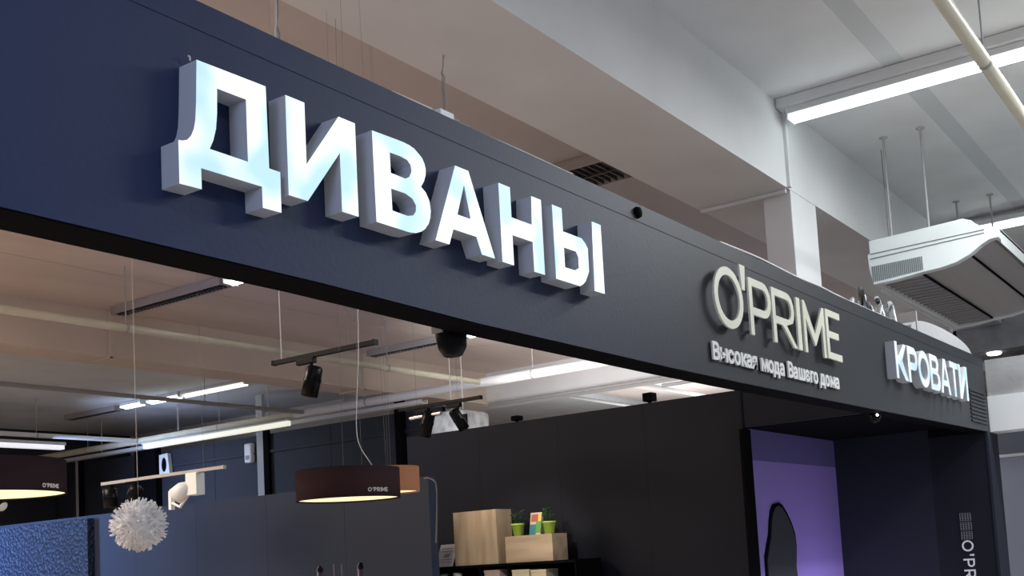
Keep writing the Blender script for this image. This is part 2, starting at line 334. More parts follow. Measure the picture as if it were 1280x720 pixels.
# ------------------------------------------------------------------ stroke glyphs for the smaller signs
def rect(x0, z0, x1, z1): return [(x0, z0), (x1, z0), (x1, z1), (x0, z1)]
def bowl(x0, x1, z0, z1, n=8):      # D-shaped loop, straight at x0
    r = (z1-z0)/2; rx = min(r, (x1-x0)*.75); zc = (z0+z1)/2; L = [(x0, z0), (x1-rx, z0)]
    L += [(x1-rx+rx*math.sin(t), zc-r*math.cos(t)) for t in [math.pi*k/n for k in range(1, n)]]
    return L+[(x1-rx, z1), (x0, z1)]
def ell(cx, cz, rx, rz, n=28): return [(cx+rx*math.cos(2*math.pi*k/n), cz+rz*math.sin(2*math.pi*k/n)) for k in range(n)]
def glyph(ch, w, s):                # height 1, width w, stroke s; list of outline groups
    if ch == 'O': return [[ell(w/2, .5, w/2, .515), ell(w/2, .5, w/2-s, .515-s*1.0)]]
    if ch == 'P': return [[[(0, 0), (s, 0), (s, .36)]+bowl(0, w, .36, 1)[1:-1]+[(0, 1)], bowl(s, w-s, .36+s, 1-s)]]
    if ch == 'R':
        o = [(0, 0), (s, 0), (s, .36), (w*.40, .36), (w-s*1.15, 0), (w, 0), (w*.40+s*1.35, .375)]
        r = .32; rx = min(r, (w*.94)*.75); o += [(w*.94-rx+rx*math.sin(t), .68-r*math.cos(t)) for t in [math.pi*k/8 for k in range(2, 8)]]
        return [[o+[(w*.94-rx, 1), (0, 1)], bowl(s, w*.94-s, .36+s, 1-s)]]
    if ch == 'I': return [[rect(0, 0, w, 1)]]
    if ch == 'M': return [[[(0, 0), (s*.9, 0), (s*.9, .66), (w/2-s*.1, .18), (w/2+s*.1, .18), (w-s*.9, .66), (w-s*.9, 0), (w, 0), (w, 1), (w-s*.75, 1), (w/2, .40), (s*.75, 1), (0, 1)]]]
    if ch == 'E': return [[[(0, 0), (w, 0), (w, s), (s, s), (s, .5-s/2), (w*.85, .5-s/2), (w*.85, .5+s/2), (s, .5+s/2), (s, 1-s), (w, 1-s), (w, 1), (0, 1)]]]
    if ch == "'": return [[[(w*.25, 0), (w*.8, 0), (w, 1), (0, 1)]]]
    if ch == 'К': return [[[(0, 0), (s, 0), (s, .40), (s*1.25, .40), (w-s*1.25, 0), (w, 0), (s*1.05+w*.36, .53), (w*.98, 1), (w*.98-s*1.2, 1), (s*1.3, .62), (s, .62), (s, 1), (0, 1)]]]
    if ch == 'Р': return glyph('P', w, s)
    if ch == 'О': return glyph('O', w, s)
    if ch == 'В': return [[[(0, 0)]+bowl(0, w, 0, .54)[1:-2]+[(w*.80, .525), (w*.80, .56)]+bowl(0, w*.92, .54, 1)[3:-1]+[(0, 1)], bowl(s, w-s, s*.8, .54-s*.4), bowl(s, w*.92-s, .54+s*.4, 1-s*.8)]]
    if ch == 'А': return [[[(0, 0), (s, 0), (s*1.35, .22), (w-s*1.35, .22), (w-s, 0), (w, 0), (w/2+s*.6, 1), (w/2-s*.6, 1)], [(s*1.6, .22+s*.8), (w-s*1.6, .22+s*.8), (w/2, .80)]]]
    if ch == 'Т': return [[[(w/2-s/2, 0), (w/2+s/2, 0), (w/2+s/2, 1-s*.85), (w, 1-s*.85), (w, 1), (0, 1), (0, 1-s*.85), (w/2-s/2, 1-s*.85)]]]
    if ch == 'И': return [[[(0, 0), (s*1.1, 0), (w-s, .66), (w-s, 0), (w, 0), (w, 1), (w-s*1.1, 1), (s, .34), (s, 1), (0, 1)]]]
def place(g, x0, z0, h, dz=0): return [[[x0+u*h, z0+v*h+dz*u*h] for u, v in L] for L in g]
# glowing bed-department sign
kg = thing('illuminated_letter_sign', (10.9, 3.0, 1.4), 'smaller glowing white letters reading КРОВАТИ at the far end', 'sign')
X0, X1 = 9.573, 12.16; ws = dict(zip('КРОВАТИ', (.98, .86, 1.06, .94, 1.02, .92, 1.0))); gap = .055
tot = sum(ws.values())+gap*6; sc = (X1-X0)/tot; x = X0
for ch in 'КРОВАТИ':
    zb = 1.385; zt = 1.727+(x-X0)/(X1-X0)*.045; h = zt-zb
    g = glyph(ch, ws[ch]*sc/h, .205)
    loops = place(g[0], x, zb, h)
    split_letter(outline_mesh('letter', loops, 2.91, 3.0), 2.91, kg, 'returnm', 'glow2')
    x += (ws[ch]+gap)*sc
# raised brand name on spacers
og = thing('raised_letter_sign', (7.1, 3.0, 1.37), 'cream raised capital letters with apostrophe above the small tagline', 'sign')
for ch, a, b, zb, h in (('O', 6.015, 6.44, 1.372, .395), ("'", 6.415, 6.50, 1.66, .17), ('P', 6.54, 6.90, 1.372, .395), ('R', 6.92, 7.34, 1.372, .395), ('I', 7.365, 7.435, 1.372, .395), ('M', 7.49, 7.92, 1.372, .395), ('E', 7.955, 8.27, 1.38, .395)):
    V, F, nz = outline_mesh('letter', place(glyph(ch, (b-a)/h, .135)[0], a, zb, h), 2.945, 2.96)
    m_ = MB().add(V, F); l = m_.build('letter', 'cream', og)
    for q in ([(.5, .06), (.5, .9)] if ch in 'O' else [(.5, .5)] if ch == "'" else [(.08, .06), (.08, .92)]):
        sx = a+(b-a)*q[0]; sz = zb+h*q[1]
        MB().tube([(sx-.0, 2.96, sz), (sx, 3.0, sz)], .012, 6).build('spacer', 'chrome', l)
# small raised tagline, one mesh per letter
def font_letters(body, x0, width, zfun, capz, ydepth, parent, m, offset=.0):
    c = bpy.data.curves.new('tag', 'FONT'); c.body = body; c.size = 1; c.space_character = 1.0
    o = bpy.data.objects.new('tag', c); C.objects.link(o); bpy.context.view_layer.update(); W = o.dimensions.x
    bpy.data.objects.remove(o)
    sc = width/W
    # advance widths measured by the growing prefix
    def wid(s_):
        c2_ = bpy.data.curves.new('t', 'FONT'); c2_.body = s_; o2 = bpy.data.objects.new('t', c2_); C.objects.link(o2); bpy.context.view_layer.update()
        r_ = o2.dimensions.x; bpy.data.objects.remove(o2); return r_
    for i, ch in enumerate(body):
        if ch == ' ': continue
        adv = wid(body[:i+1]+'|')-wid(ch+'|') if i else 0
        cc = bpy.data.curves.new('letter', 'FONT'); cc.body = ch; cc.size = 1; cc.extrude = .012/capz*.5; cc.offset = offset; cc.resolution_u = 2
        V, F, nz = curve_to_verts(cc, 'letter', 0)
        V = [(x0+(v[0]+adv)*sc, ydepth+v[1]*capz, zfun(x0+(v[0]+adv)*sc)+v[2]*capz) for v in V]
        MB().add(V, F).build('letter', m, parent)
tg = thing('tagline_sign', (7.1, 3.0, 1.15), 'small white raised tagline reading Высокая мода Вашего дома', 'sign')
font_letters('Высокая мода Вашего дома', 6.0, 2.23, lambda x: 1.150+(x-6)*.008, .150, 2.985, tg, 'wtext', .034)

# ------------------------------------------------------------------ showroom walls
wr = sempty('wall_right', (10.6, 7, FZ), 'tall black display wall with boxes in front')
for y0, y1 in ((4.97, 6.2), (6.2, 7.42), (7.42, 8.64), (8.64, 9.86)):
    box(10.6, 10.72, y0+.001, y1-.001, FZ, 1.638).build('wall_panel', 'dark', wr)
box(10.62, 10.71, 3.19, 9.85, 1.225, 1.636).build('header_panel', 'dark', wr)
box(10.605, 10.71, 4.96, 9.85, FZ, 1.62).build('wall_core', 'dark', wr)
struct(box(10.73, 13.85, 3.19, 4.985, 1.22, 1.30).build('ceiling', 'matblack'), 'dark soffit over the niche')
# purple niche panel with black cutout
pn = thing('purple_display_panel', (12, 4.95, FZ), 'purple lit display panel with black wavy mirror shape in niche', 'panel')
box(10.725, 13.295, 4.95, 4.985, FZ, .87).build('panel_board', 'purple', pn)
box(10.725, 13.295, 4.95, 4.985, .87, 1.215).build('shadow_board', 'purple_shadow', pn)['label'] = 'shadowed violet top strip of the panel'  # soffit shadow across the panel top, given as a darker board colour
box(10.50, 10.72, 4.93, 4.965, FZ, 1.20).build('edge_board', 'matblack', pn)['label'] = 'black upright edge board'
S = [(960.5,720),(959.2,700),(961.5,685),(964,671),(964.5,655),(966,642),(969,634),(973,632),(977.5,635),(983,644),(989,657),(993.5,671),(995.4,687),(994.4,703),(996.5,720),(1003,760),(1006,800),(975,815),(962,790),(958,760)]
sp = [[at(px, py, y=4.93).x, at(px, py, y=4.93).z] for px, py in S]
V, F, nz = outline_mesh('mirror', [sp], 4.925, 4.95); mo = MB().add(V, F).build('cutout_shape', 'silh', pn); mo['label'] = 'charcoal wavy cutout'
cxs = sum(p[0] for p in sp)/len(sp); czs = sum(p[1] for p in sp)/len(sp)
sp2 = [[p[0]+(.035 if p[0] > cxs else -.035), p[1]+(.035 if p[1] > czs else -.035)] for p in sp]
V, F, nz = outline_mesh('mirror', [sp2], 4.935, 4.95); MB().add(V, F).build('cutout_rim', 'matblack', pn)
struct(box(13.3, 13.5, 3.72, 4.985, FZ, 1.22).build('wall_niche', 'navy'), 'navy side wall of the niche')
# pillar at the shop corner
pc = sempty('pillar', (13.5, 3.3, FZ), 'black corner pillar carrying vertical lettering')
box(13.30, 13.80, 3.03, 3.72, FZ, 1.118).build('pillar_body', 'dark', pc)
box(13.30, 13.80, 3.185, 3.72, 1.118, 1.219).build('pillar_head', 'matblack', pc)
box(13.29, 13.80, 3.0, 3.03, FZ, 1.118).build('pillar_edge', 'navy', pc)
# vertical lettering on the pillar's side (plane x = 13.3), reading downwards
vg = thing('vertical_letter_sign', (13.3, 3.33, FZ), 'white vertical brand lettering and lattice squares on black pillar', 'sign')
def side_plane(V, x, ytop, ztop):     # glyph (x,z) -> runs down the pillar: u -> -z, v -> -y  (letters' tops point to the right)
    return [(x-(v[1]), ytop-v[2], ztop-v[0]) for v in V]
u = 0; h = .135
for ch, ww in (('O', 1.0), ("'", .2), ('P', .75), ('R', .8), ('I', .16), ('M', 1.0), ('E', .7)):
    hh = h; g = glyph(ch, ww, .15)[0]
    V, F, nz = outline_mesh('letter', [[[p[0]*hh, p[1]*hh*(.4 if ch == "'" else 1)+(.6*hh if ch == "'" else 0)] for p in L] for L in g], 0, .008)
    V = [(13.296-v[1]*0-.002*(v[1] < .004), 3.425-v[2], -.165-u-v[0]) for v in V]
    MB().add([(vx, vy, vz) for vx, vy, vz in V], F).build('letter', 'wtext', vg); u += ww*h+.03
for k in range(3):
    z1 = .165-k*.112; z0 = z1-.095; s_ = MB()
    for i in range(5):
        t = i/4*.09
        s_.box(13.29, 13.299, 3.29+t*1.4, 3.29+t*1.4+.006, z0, z1); s_.box(13.29, 13.299, 3.29, 3.42, z0+t, z0+t+.005)
    s_.build('lattice_square', 'gril', vg)
# low partition with panels, blue pebbled panel and dark upper wall
wl = sempty('wall_left', (9, 14, FZ), 'low blue-grey partition across the showroom')
ys = [8.08, 9.4, 10.75, 12.1, 13.4, 14.5, 16, 17.5, 19, 22]
for y0, y1 in zip(ys, ys[1:]): box(9.0, 9.12, y0+.0015, y1-.0015, FZ, .93).build('wall_panel', 'part', wl)
box(9.02, 9.11, 8.09, 22, FZ, .925).build('wall_core', 'part', wl)
pb = thing('pebbled_panel', (8.95, 17, FZ), 'blue lit panel with pebbly texture at the left edge', 'panel')
box(8.90, 8.99, 14.35, 22, FZ, .885).build('panel_sheet', 'pebble', pb)
U = 1.0; FZ = -1.6
wu = sempty('wall_upper', (14, 18, FZ), 'dark upper wall with black uprights behind the partition')
for y0, y1 in ((12.2, 13.1), (13.1, 14.9), (14.9, 16.7), (16.7, 18.2), (18.2, 20), (20, 22), (22, 23.7)):
    box(14.0, 14.12, y0+.005, y1-.005, FZ, 2.62).build('wall_panel', 'upper', wu)
box(14.03, 14.11, 12.2, 23.7, FZ, 2.61).build('wall_core', 'matblack', wu)
box(13.96, 14.0, 12.2, 19.5, 2.25, 2.30).build('wall_rail', 'upper', wu)
for (xa, ya, yb, zt, m_) in ((13.85, 19.9, 20.6, 2.68, 'matblack'), (13.86, 13.02, 13.16, 3.0, 'matblack')):
    box(xa, 13.995, ya, yb, FZ, zt).build('upright', m_, wu)
up = box(13.93, 13.995, 16.67, 16.85, FZ, 3.4).build('upright', 'pipeg', wu); up['label'] = 'grey upright post'
box(13.93, 13.995, 16.53, 16.665, FZ, 2.75).build('upright', 'matblack', wu)
box(13.9, 13.995, 22.72, 22.82, FZ, 2.7).build('upright', 'pipeg', wu)
box(13.9, 13.995, 22.64, 22.72, FZ, 2.7).build('upright', 'matblack', wu)

# white sensor and white-framed speaker on the upper wall
ss = thing('wall_sensor', (13.95, 17.06, 2.2), 'small white sensor box on the dark wall beside the post', 'sensor')
box(13.88, 13.995, 16.97, 17.17, 2.1, 2.48).build('sensor_body', 'plast', ss, .03); box(13.874, 13.88, 17.02, 17.12, 2.16, 2.24).build('sensor_window', 'grey', ss)
sk = thing('wall_speaker', (13.95, 19.68, 2.1), 'white upright frame with black oval centre above light track', 'speaker')
V, F, nz = outline_mesh('f', [[(0, 0), (.34, -.02), (.28, .44), (.0, .42)], ell(.155, .21, .085, .15, 18)], 0, .08)
MB().add([(13.9+v[1], 19.84-v[0], 2.1+v[2]) for v in V], F).build('speaker_frame', 'plast', sk)
MB().lathe([(.0, 0), (.15, .0), (.15, .06)], (13.91, 19.685, 2.31), 20, (1, 0, 0)).build('speaker_cone', 'matblack', sk)

# ------------------------------------------------------------------ right side beyond the pillar
U = SHOP_SCALE; FZ = -1.6/U
lb = sempty('lintel', (13.6, 0, 1.13), 'concrete lintel beam with white lower half')
box(13.42, 13.8, -5, 2.995, 1.125, 1.56).build('lintel_lower', 'white', lb)
box(13.45, 13.8, -5, 2.995, 1.56, 2.01).build('lintel_upper', 'conc', lb)
U = 1.0; FZ = -1.6
struct(box(20, 20.2, -6, 8, FZ, 1.19).build('wall_far', 'farwall'), 'pale blue-grey wall seen right of the pillar')
struct(box(19.9, 20.3, -6, 8, 1.19, 1.24).build('trim_1', 'white'))
struct(box(14.7, 29, -6, 3.7, 2.05, 2.12).build('ceiling', 'conc'), 'grey ceiling beyond the lintel')
dl = thing('downlight', (15.5, 3.3, 2.3), 'small round white downlight above the lintel', 'ceiling light')
p = at(1243, 444, x=15.9)
MB().lathe([(0, -.012), (.085, -.012), (.10, 0), (.10, .03), (0, .03)], (15.6, p.y*15.6/15.9, 2.40), 20).build('downlight_disc', 'led', dl)
box(15.4, 15.9, 2.9, 3.7, 2.425, 2.44).build('mounting_plate', 'conc', dl)
wp = tag(box(19.8, 19.95, 3.2, 3.75, -1.7+.1, -.35).build('wall_poster', 'white'), 'white board standing against the far wall at the frame corner', 'board')

# ------------------------------------------------------------------ ceiling fixtures in rows
def tube_light(x, y0, y1, zc, lit, label, warm=False, wdt=.20, group=None):
    t = thing('strip_light', (x, (y0+y1)/2, zc), label, 'ceiling light', group)
    box(x-wdt/2, x+wdt/2, y0, y1, zc-.055, zc-.001).build('housing', 'white' if lit else 'refl', t, .006)
    for e in (y0-.012, y1): box(x-wdt/2-.005, x+wdt/2+.005, e, e+.012, zc-.10, zc).build('end_cap', 'plast' if lit else 'refl', t)
    if lit:
        r = .036
        n_ = 1
        for i in range(n_):
            xx = x+((i-.5)*.12 if n_ == 2 else 0)
            MB().tube([(xx, y0+.03, zc-.085), (xx, y1-.03, zc-.085)], r, 8).build('tube', 'tubew' if warm else 'tube', t)
    else:
        lo = MB(); n = max(4, int((y1-y0)/.07))
        for i in range(n): y = y0+(y1-y0)*(i+.5)/n; lo.box(x-wdt/2+.02, x+wdt/2-.02, y-.006, y+.006, zc-.095, zc-.055)
        lo.box(x-.01, x+.01, y0, y1, zc-.10, zc-.055)
        lo.build('louvre', 'louvre', t, kind='stuff')
        for sx in (-1, 1): box(x+sx*(wdt/2-.012)-.008, x+sx*(wdt/2-.012)+.008, y0, y1, zc-.10, zc-.05).build('side_rail', 'refl', t)
    return t
tube_light(8.12, 1.05, 3.16, 3.50, True, 'bright tube fitting running out from beam above the column', wdt=.15)
box(8.0, 8.24, -1.5, 3.24, 3.50, 3.575).build('x', 'beam').name = 'fitting_rail'
bpy.data.objects['fitting_rail']['label'] = 'long pale mounting rail carrying the bright tube under ceiling'; bpy.data.objects['fitting_rail']['category'] = 'rail'
tube_light(8.12, -1.3, .98, 3.50, True, 'bright tube fitting next nearer to the camera along the rail', wdt=.15)
tube_light(12.68, .4, 3.1, 3.50, True, 'bright tube fitting behind the hanging air conditioner', wdt=.2)
tube_light(8.0, 3.95+.16, 5.28, 3.46, False, 'unlit louvred fitting seen just above the sign wall', wdt=.55)
tube_light(8.2, 10.36, 12.46, 3.46, False, 'unlit louvred fitting on tan ceiling at the second beam')
tube_light(8.2, 8.2, 10.28, 3.46, True, 'lit tube fitting just peeking below the sign wall edge')
tube_light(12.68, 10.5, 12.48, 3.46, False, 'unlit fitting on tan ceiling above the black track')
tube_light(12.66, 8.3, 10.42, 3.46, True, 'lit tube fitting beside the large black spotlight')
tube_light(12.87, 15.75, 17.54, 3.46, True, 'yellowish tube fitting nearest in the dark far bay', warm=True)
tube_light(12.85, 17.6, 18.55, 3.46, True, 'white tube fitting in middle of the dark far bay row')
tube_light(12.83, 18.72, 19.36, 3.46, True, 'short white tube fitting in the dark far bay row')
tube_light(12.9, 19.66, 21.36, 3.46, False, 'unlit fitting at far left of the dark bay row')
tube_light(19.0, 4.5, 9.2, 3.455, True, 'bright tube fitting in the bay beyond the black wall', wdt=.25)
# conduits down the second beam
for x_, lab in ((8.24, 'tan conduit dropping down second beam from the unlit fitting'), (12.72, 'tan conduit on second beam above the pendant lamp')):
    m_ = MB().box(x_-.03, x_+.03, 12.69, 12.709, ZB-.02, 3.45).box(x_-.02, x_+.02, 12.69, 13.27, ZB-.02, ZB-.001)
    tag(m_.build('conduit', 'beam2'), lab, 'conduit')

# ------------------------------------------------------------------ sprinkler pipes
def pipe(name, a, b, r, m, label):
    t = thing(name, ((a[0]+b[0])/2, (a[1]+b[1])/2, a[2]), label, 'pipe')
    MB().tube([a, b], r, 12).build('pipe_run', m, t)
    d = Vector(b)-Vector(a); n = max(1, int(d.length/3.5))
    for i in range(n):
        p_ = Vector(a)+d*((i+.5)/n); top = (3.58 if p_.y < 3.25 else 3.46)
        if 3.25 < p_.y < 4.08 or 12.71 < p_.y < 13.29: top = ZB
        MB().tube([p_+Vector((0, 0, r)), (p_.x, p_.y, top)], .006, 6).build('hanger_rod', 'pipeg', t)
        MB().lathe([(r+.006, -.015), (r+.006, .015)], p_, 12, d).build('pipe_clip', 'pipeg', t)
    return t
pipe('sprinkler_pipe', (13.3, 4.4, 2.76), (13.3, 15.0, 2.76), .075, 'pipew', 'thick white sprinkler main running along the back wall top')
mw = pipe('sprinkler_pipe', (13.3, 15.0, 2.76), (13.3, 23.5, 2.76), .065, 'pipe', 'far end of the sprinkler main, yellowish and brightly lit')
pipe('sprinkler_pipe', (-3, 10.72, 2.76), (13.22, 10.72, 2.76), .045, 'pipe', 'cream branch pipe crossing below the tan ceiling')
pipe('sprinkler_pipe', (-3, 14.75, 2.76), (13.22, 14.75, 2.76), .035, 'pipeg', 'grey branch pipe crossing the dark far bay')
pipe('sprinkler_pipe', (-3, 19.6, 2.76), (13.22, 19.6, 2.76), .045, 'pipew', 'whitish branch pipe lowest at the left edge')
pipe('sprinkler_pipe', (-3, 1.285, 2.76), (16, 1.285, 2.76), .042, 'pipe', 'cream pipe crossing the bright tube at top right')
lin = thing('linear_lamp', (13.25, 18, 2.62), 'long glowing strip lamp under pipe along the upper wall', 'strip lamp')
box(13.2, 13.3, 15.1, 19.4, 2.655, 2.685).build('lamp_body', 'plast', lin); box(13.205, 13.295, 15.15, 19.35, 2.57, 2.655).build('lamp_diffuser', 'stripw', lin)
lin2 = thing('linear_lamp', (8, 20.6, 2.62), 'broad white glowing strip above the dark drum lamp at left', 'strip lamp')
box(3, 12.3, 20.5, 20.7, 2.72, 2.78).build('lamp_body', 'plast', lin2); box(3.02, 12.28, 20.52, 20.68, 2.64, 2.72).build('lamp_diffuser', 'ledw', lin2)
for x_ in (5, 8, 11): MB().tube([(x_, 20.6, 2.78), (x_, 20.6, 3.46)], .006, 6).build('hanger_rod', 'pipeg', lin2)
tr = thing('cable_tray', (13.7, 18, 2.68), 'thin white cable tray along the top of the upper wall', 'cable tray')
box(13.62, 13.78, 12.3, 23.6, 2.655, 2.67).build('tray_base', 'pipew', tr)
for x_ in (13.62, 13.775): box(x_, x_+.01, 12.3, 23.6, 2.67, 2.72).build('tray_side', 'pipew', tr)
for y_ in (14.2, 16.2, 18.9, 21.5): MB().box(13.69, 13.71, y_, y_+.02, 2.67, 3.458).build('tray_hanger', 'pipeg', tr)
for k, (zz, yy0, yy1, xx) in enumerate(((2.83, 4.1, 12.6, 15.80), (2.60, 4.1, 8.5, 15.2))):
    tag(MB().tube([(xx, yy0, zz), (xx, yy1, zz)], .03, 8).build('ceiling_pipe', 'pipeg'), ('thin grey pipe under the girder edge' if k == 0 else 'thin grey pipe low behind the black wall top'), 'pipe')
# cross pipes in the bright far bay
for a_, b_, lab in ((at(700, 493, x=17), at(796, 508, x=21), 'thin grey pipe crossing the bright far bay'),):
    tag(MB().tube([(16.6, 11.9, 3.05), (23, 11.9, 3.05)], .03, 8).build('ceiling_pipe', 'pipeg'), lab, 'pipe')
tag(MB().tube([(16.6, 9.8, 2.95), (23, 9.8, 2.95)], .04, 8).build('ceiling_pipe', 'pipew'), 'white pipe crossing the bright far bay above wall top', 'pipe')

# ------------------------------------------------------------------ hanging air conditioner
ac = thing('air_conditioner', (10.7, 2.55, 2.2), 'white suspended air conditioner with grille hanging from four rods', 'air conditioner')
AX = 9.3
prof = [at(px, py, x=AX) for px, py in ((1085.5,301.5),(1146,287),(1202.5,273),(1213,275),(1228,284.5),(1247,282.5),(1248,296),(1237,299),(1226,306),(1212,318),(1195,328),(1175,335),(1150,341),(1120,350),(1092,356),(1086.5,338),(1084,319),(1087,317))]
yz = [(p.y, p.z) for p in prof]
V = []; 
MB().prism([(AX, y, z) for y, z in yz], (.09, 0, 0)).build('end_panel', 'plast', ac, .006)
MB().prism([(12.05, y, z) for y, z in yz], (.09, 0, 0)).build('end_panel', 'plast', ac, .006)
inn = [(y*1.0, z) for y, z in yz[:7]]; 
top = MB(); ys_ = yz[:6]
for (ya, za), (yb, zb) in zip(yz[:6], yz[1:7]):
    top.hexa([(AX+.09, ya, za-.03), (12.05, ya, za-.03), (12.05, yb, zb-.03), (AX+.09, yb, zb-.03), (AX+.09, ya, za-.008), (12.05, ya, za-.008), (12.05, yb, zb-.008), (AX+.09, yb, zb-.008)])
top.build('top_cover', 'plast', ac)
bot = yz[7:15]
m_ = MB()
for (ya, za), (yb, zb) in zip(bot[:5], bot[1:6]):
    m_.hexa([(AX+.09, ya, za+.02), (12.05, ya, za+.02), (12.05, yb, zb+.02), (AX+.09, yb, zb+.02), (AX+.09, ya, za+.035), (12.05, ya, za+.035), (12.05, yb, zb+.035), (AX+.09, yb, zb+.035)])
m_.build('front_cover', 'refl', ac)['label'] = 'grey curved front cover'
gy0, gz0 = bot[5]; gy1, gz1 = bot[7]
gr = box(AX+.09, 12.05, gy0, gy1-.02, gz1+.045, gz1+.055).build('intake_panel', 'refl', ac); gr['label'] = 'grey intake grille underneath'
s_ = MB()
for k in range(22):
    x_ = AX+.12+k*.13; s_.box(x_, x_+.012, gy0+.01, gy1-.02, gz1+.028, gz1+.045)
s_.build('intake_slats', 'pipeg', ac, kind='stuff')
(ya, za) = bot[2]; (yb, zb) = bot[4]
MB().box(AX+.1, 12.0, ya-.008, ya+.008, za-.002, za+.014).build('air_slot', 'matblack', ac)
MB().box(AX+.1, 12.0, bot[5][0]-.008, bot[5][0]+.008, bot[5][1]+.0, bot[5][1]+.014).build('air_slot', 'matblack', ac)
MB().box(AX+.09, 12.05, gy1-.04, gy1-.0, gz1+.01, gz1+.05).build('lower_rail', 'plast', ac)
MB().box(AX+.09, 12.05, yz[6][0]-.0, yz[6][0]+.03, yz[6][1]-.0, yz[5][1]).build('front_lip', 'plast', ac)
# end panel grille: fine vertical ribs
g = MB()
for k in range(26):
    px = 1092+k*2.45; lo = 352.5-k*.62; hi = 333-k*.52
    a_ = at(px, lo, x=AX-.003); b_ = at(px, hi, x=AX-.003); g.box(AX-.006, AX+.001, a_.y-.005, a_.y+.005, a_.z, b_.z)
g.build('end_grille', 'gril', ac, kind='stuff')
for k, dz in enumerate((.0, .055)):
    a_ = at(1088, 318+k*6, x=AX); b_ = at(1230, 287+k*4, x=AX)
    MB().tube([(AX-.003, a_.y, a_.z), (AX-.003, b_.y, b_.z)], .004, 6).build('panel_crease', 'gril', ac)
for x_, y_ in ((9.463, 2.815), (9.461, 2.475), (11.91, 2.795), (11.916, 2.434)):
    rd_ = MB().tube([(x_, y_, 2.60), (x_, y_, 3.578)], .011, 8).build('hanger_rod', 'pipeg', ac)
    MB().lathe([(.012, -.02), (.04, -.004), (.04, 0), (0, 0)], (x_, y_, 3.579), 12).build('rod_flange', 'pipeg', rd_)
for x_, y_ in ((9.6, 2.86), (9.75, 2.93)):
    MB().tube([(x_, y_, 2.60), (x_, y_, 3.578)], .004, 6).build('wire', 'wireg', ac)
# bracket hanging off the far lower corner and white wrapped duct lying behind the sign wall
br = thing('steel_bracket', (11.9, 2.95, 2.0), 'pale hanging bracket under the air conditioner above the sign wall', 'bracket')
MB().tube([(9.6, 2.99, 2.21), (12.02, 2.99, 2.21)], .014, 6).build('bracket_arm', 'pipew', br); MB().tube([(12.02, 2.99, 2.21), (12.02, 3.05, 2.0)], .02, 6).build('bracket_leg', 'pipew', br)
U = SHOP_SCALE; FZ = -1.6/U
wd = thing('wrapped_duct', (11.8, 3.35, 2.0), 'rounded white duct lying on top behind the sign wall', 'duct')
d_ = MB(); n = 14
for i in range(n):
    t0 = math.pi*i/n; t1 = math.pi*(i+1)/n
    a0 = (12.05-1.25*math.cos(t0), 2.0+.22*math.sin(t0)**.6 if t0 > 0 else 2.0); a1 = (12.05-1.25*math.cos(t1), 2.0+.22*abs(math.sin(t1))**.6)
    d_.add([(a0[0], 3.10, a0[1]), (a1[0], 3.10, a1[1]), (a1[0], 3.45, a1[1]), (a0[0], 3.45, a0[1]), (a0[0], 3.10, 1.9), (a1[0], 3.10, 1.9)], [(0, 1, 2, 3), (0, 4, 5, 1)])
d_.build('duct_shell', 'palegrey', wd)
MB().box(11.0, 11.03, 3.09, 3.5, 2.0, 2.26).build('duct_strap', 'pipeg', wd)
jb = [(9.6, 'crumpled white cable bundle on the sign wall'), (10.15, 'second crumpled white bundle nearer the duct')]
for x_, lab in jb:
    m_ = MB()
    for i in range(9):
        a_ = Vector((x_+random.uniform(-.2, .2), 3.2+random.uniform(-.1, .2), 1.99)); m_.tube([a_, a_+Vector((random.uniform(-.15, .15), 0, random.uniform(.1, .25))), a_+Vector((random.uniform(.0, .3), 0, .02))], .03, 6)
    tag(m_.build('cable_bundle', 'wrap' if x_ < 10 else 'plast'), lab, 'cables')
U = 1.0; FZ = -1.6
# grey pipes low under back ceiling right of column
for k, (z_, y_) in enumerate(((2.45, 4.9), (2.30, 4.6))):
    tag(MB().tube([(9.6, y_, z_), (15.8, y_-.0, z_)], .03, 6).build('ceiling_pipe', 'pipeg'), ('upper' if k == 0 else 'lower')+' thin grey pipe between sign wall and air conditioner', 'pipe')

U = SHOP_SCALE; FZ = -1.6/U
# ------------------------------------------------------------------ cables on the sign wall
def cable(name, pts, r, m, label, cat='cable', n=6):
    P = [Vector(p) for p in pts]; Q = []
    for i in range(len(P)-1):
        p0 = P[max(i-1, 0)]; p1 = P[i]; p2 = P[i+1]; p3 = P[min(i+2, len(P)-1)]
        for s_ in range(4):
            t = s_/4; Q.append(.5*((2*p1)+(-p0+p2)*t+(2*p0-5*p1+4*p2-p3)*t*t+(-p0+3*p1-3*p2+p3)*t**3))
    Q.append(P[-1]); o = MB().tube(Q, r, n).build(name, m)
    return tag(o, label, cat) if label else o
def up_cable(pts, yy): return [at(px, py, y=yy) for px, py in pts]
def tie(pts_px, y0, label, r=.005, m='wireg'):
    """wire from the sign wall's top up to the beam's underside"""
    a = Vector(at(*pts_px[-1], z=1.953)); a = at(*pts_px[-1], y=3.10); b = at(*pts_px[0], z=ZB/U); n = len(pts_px)-1; out = []
    for i, (px, py) in enumerate(pts_px):
        d = at(px, py, x=1.0); t = 1-i/n; yy = (a.y+(b.y-a.y)*t); out.append(at(px, py, y=yy))
    return cable('hanging_wire', out, r, m, label, 'wire')
def under(o, p): o.parent = p; o.name = 'strand'; [o.pop(k, None) for k in ('label', 'category')]
t1 = tie(((345, -44), (346, -12), (347, 18), (345.5, 30), (349, 42), (348.5, 56)), 0, 'dark hanging wire with white cable at the top edge')
t2 = tie(((344, -44), (344.5, -12), (345, 16), (344.5, 40), (345.5, 54)), 0, 'white cable beside the leftmost hanging wire', .005, 'wirew')
under(t2, t1)
t1 = tie(((554, 70), (553.5, 84), (552, 92), (555, 96), (554.5, 110), (556, 125), (555.5, 143)), 0, 'dark hanging wire above the junction box')
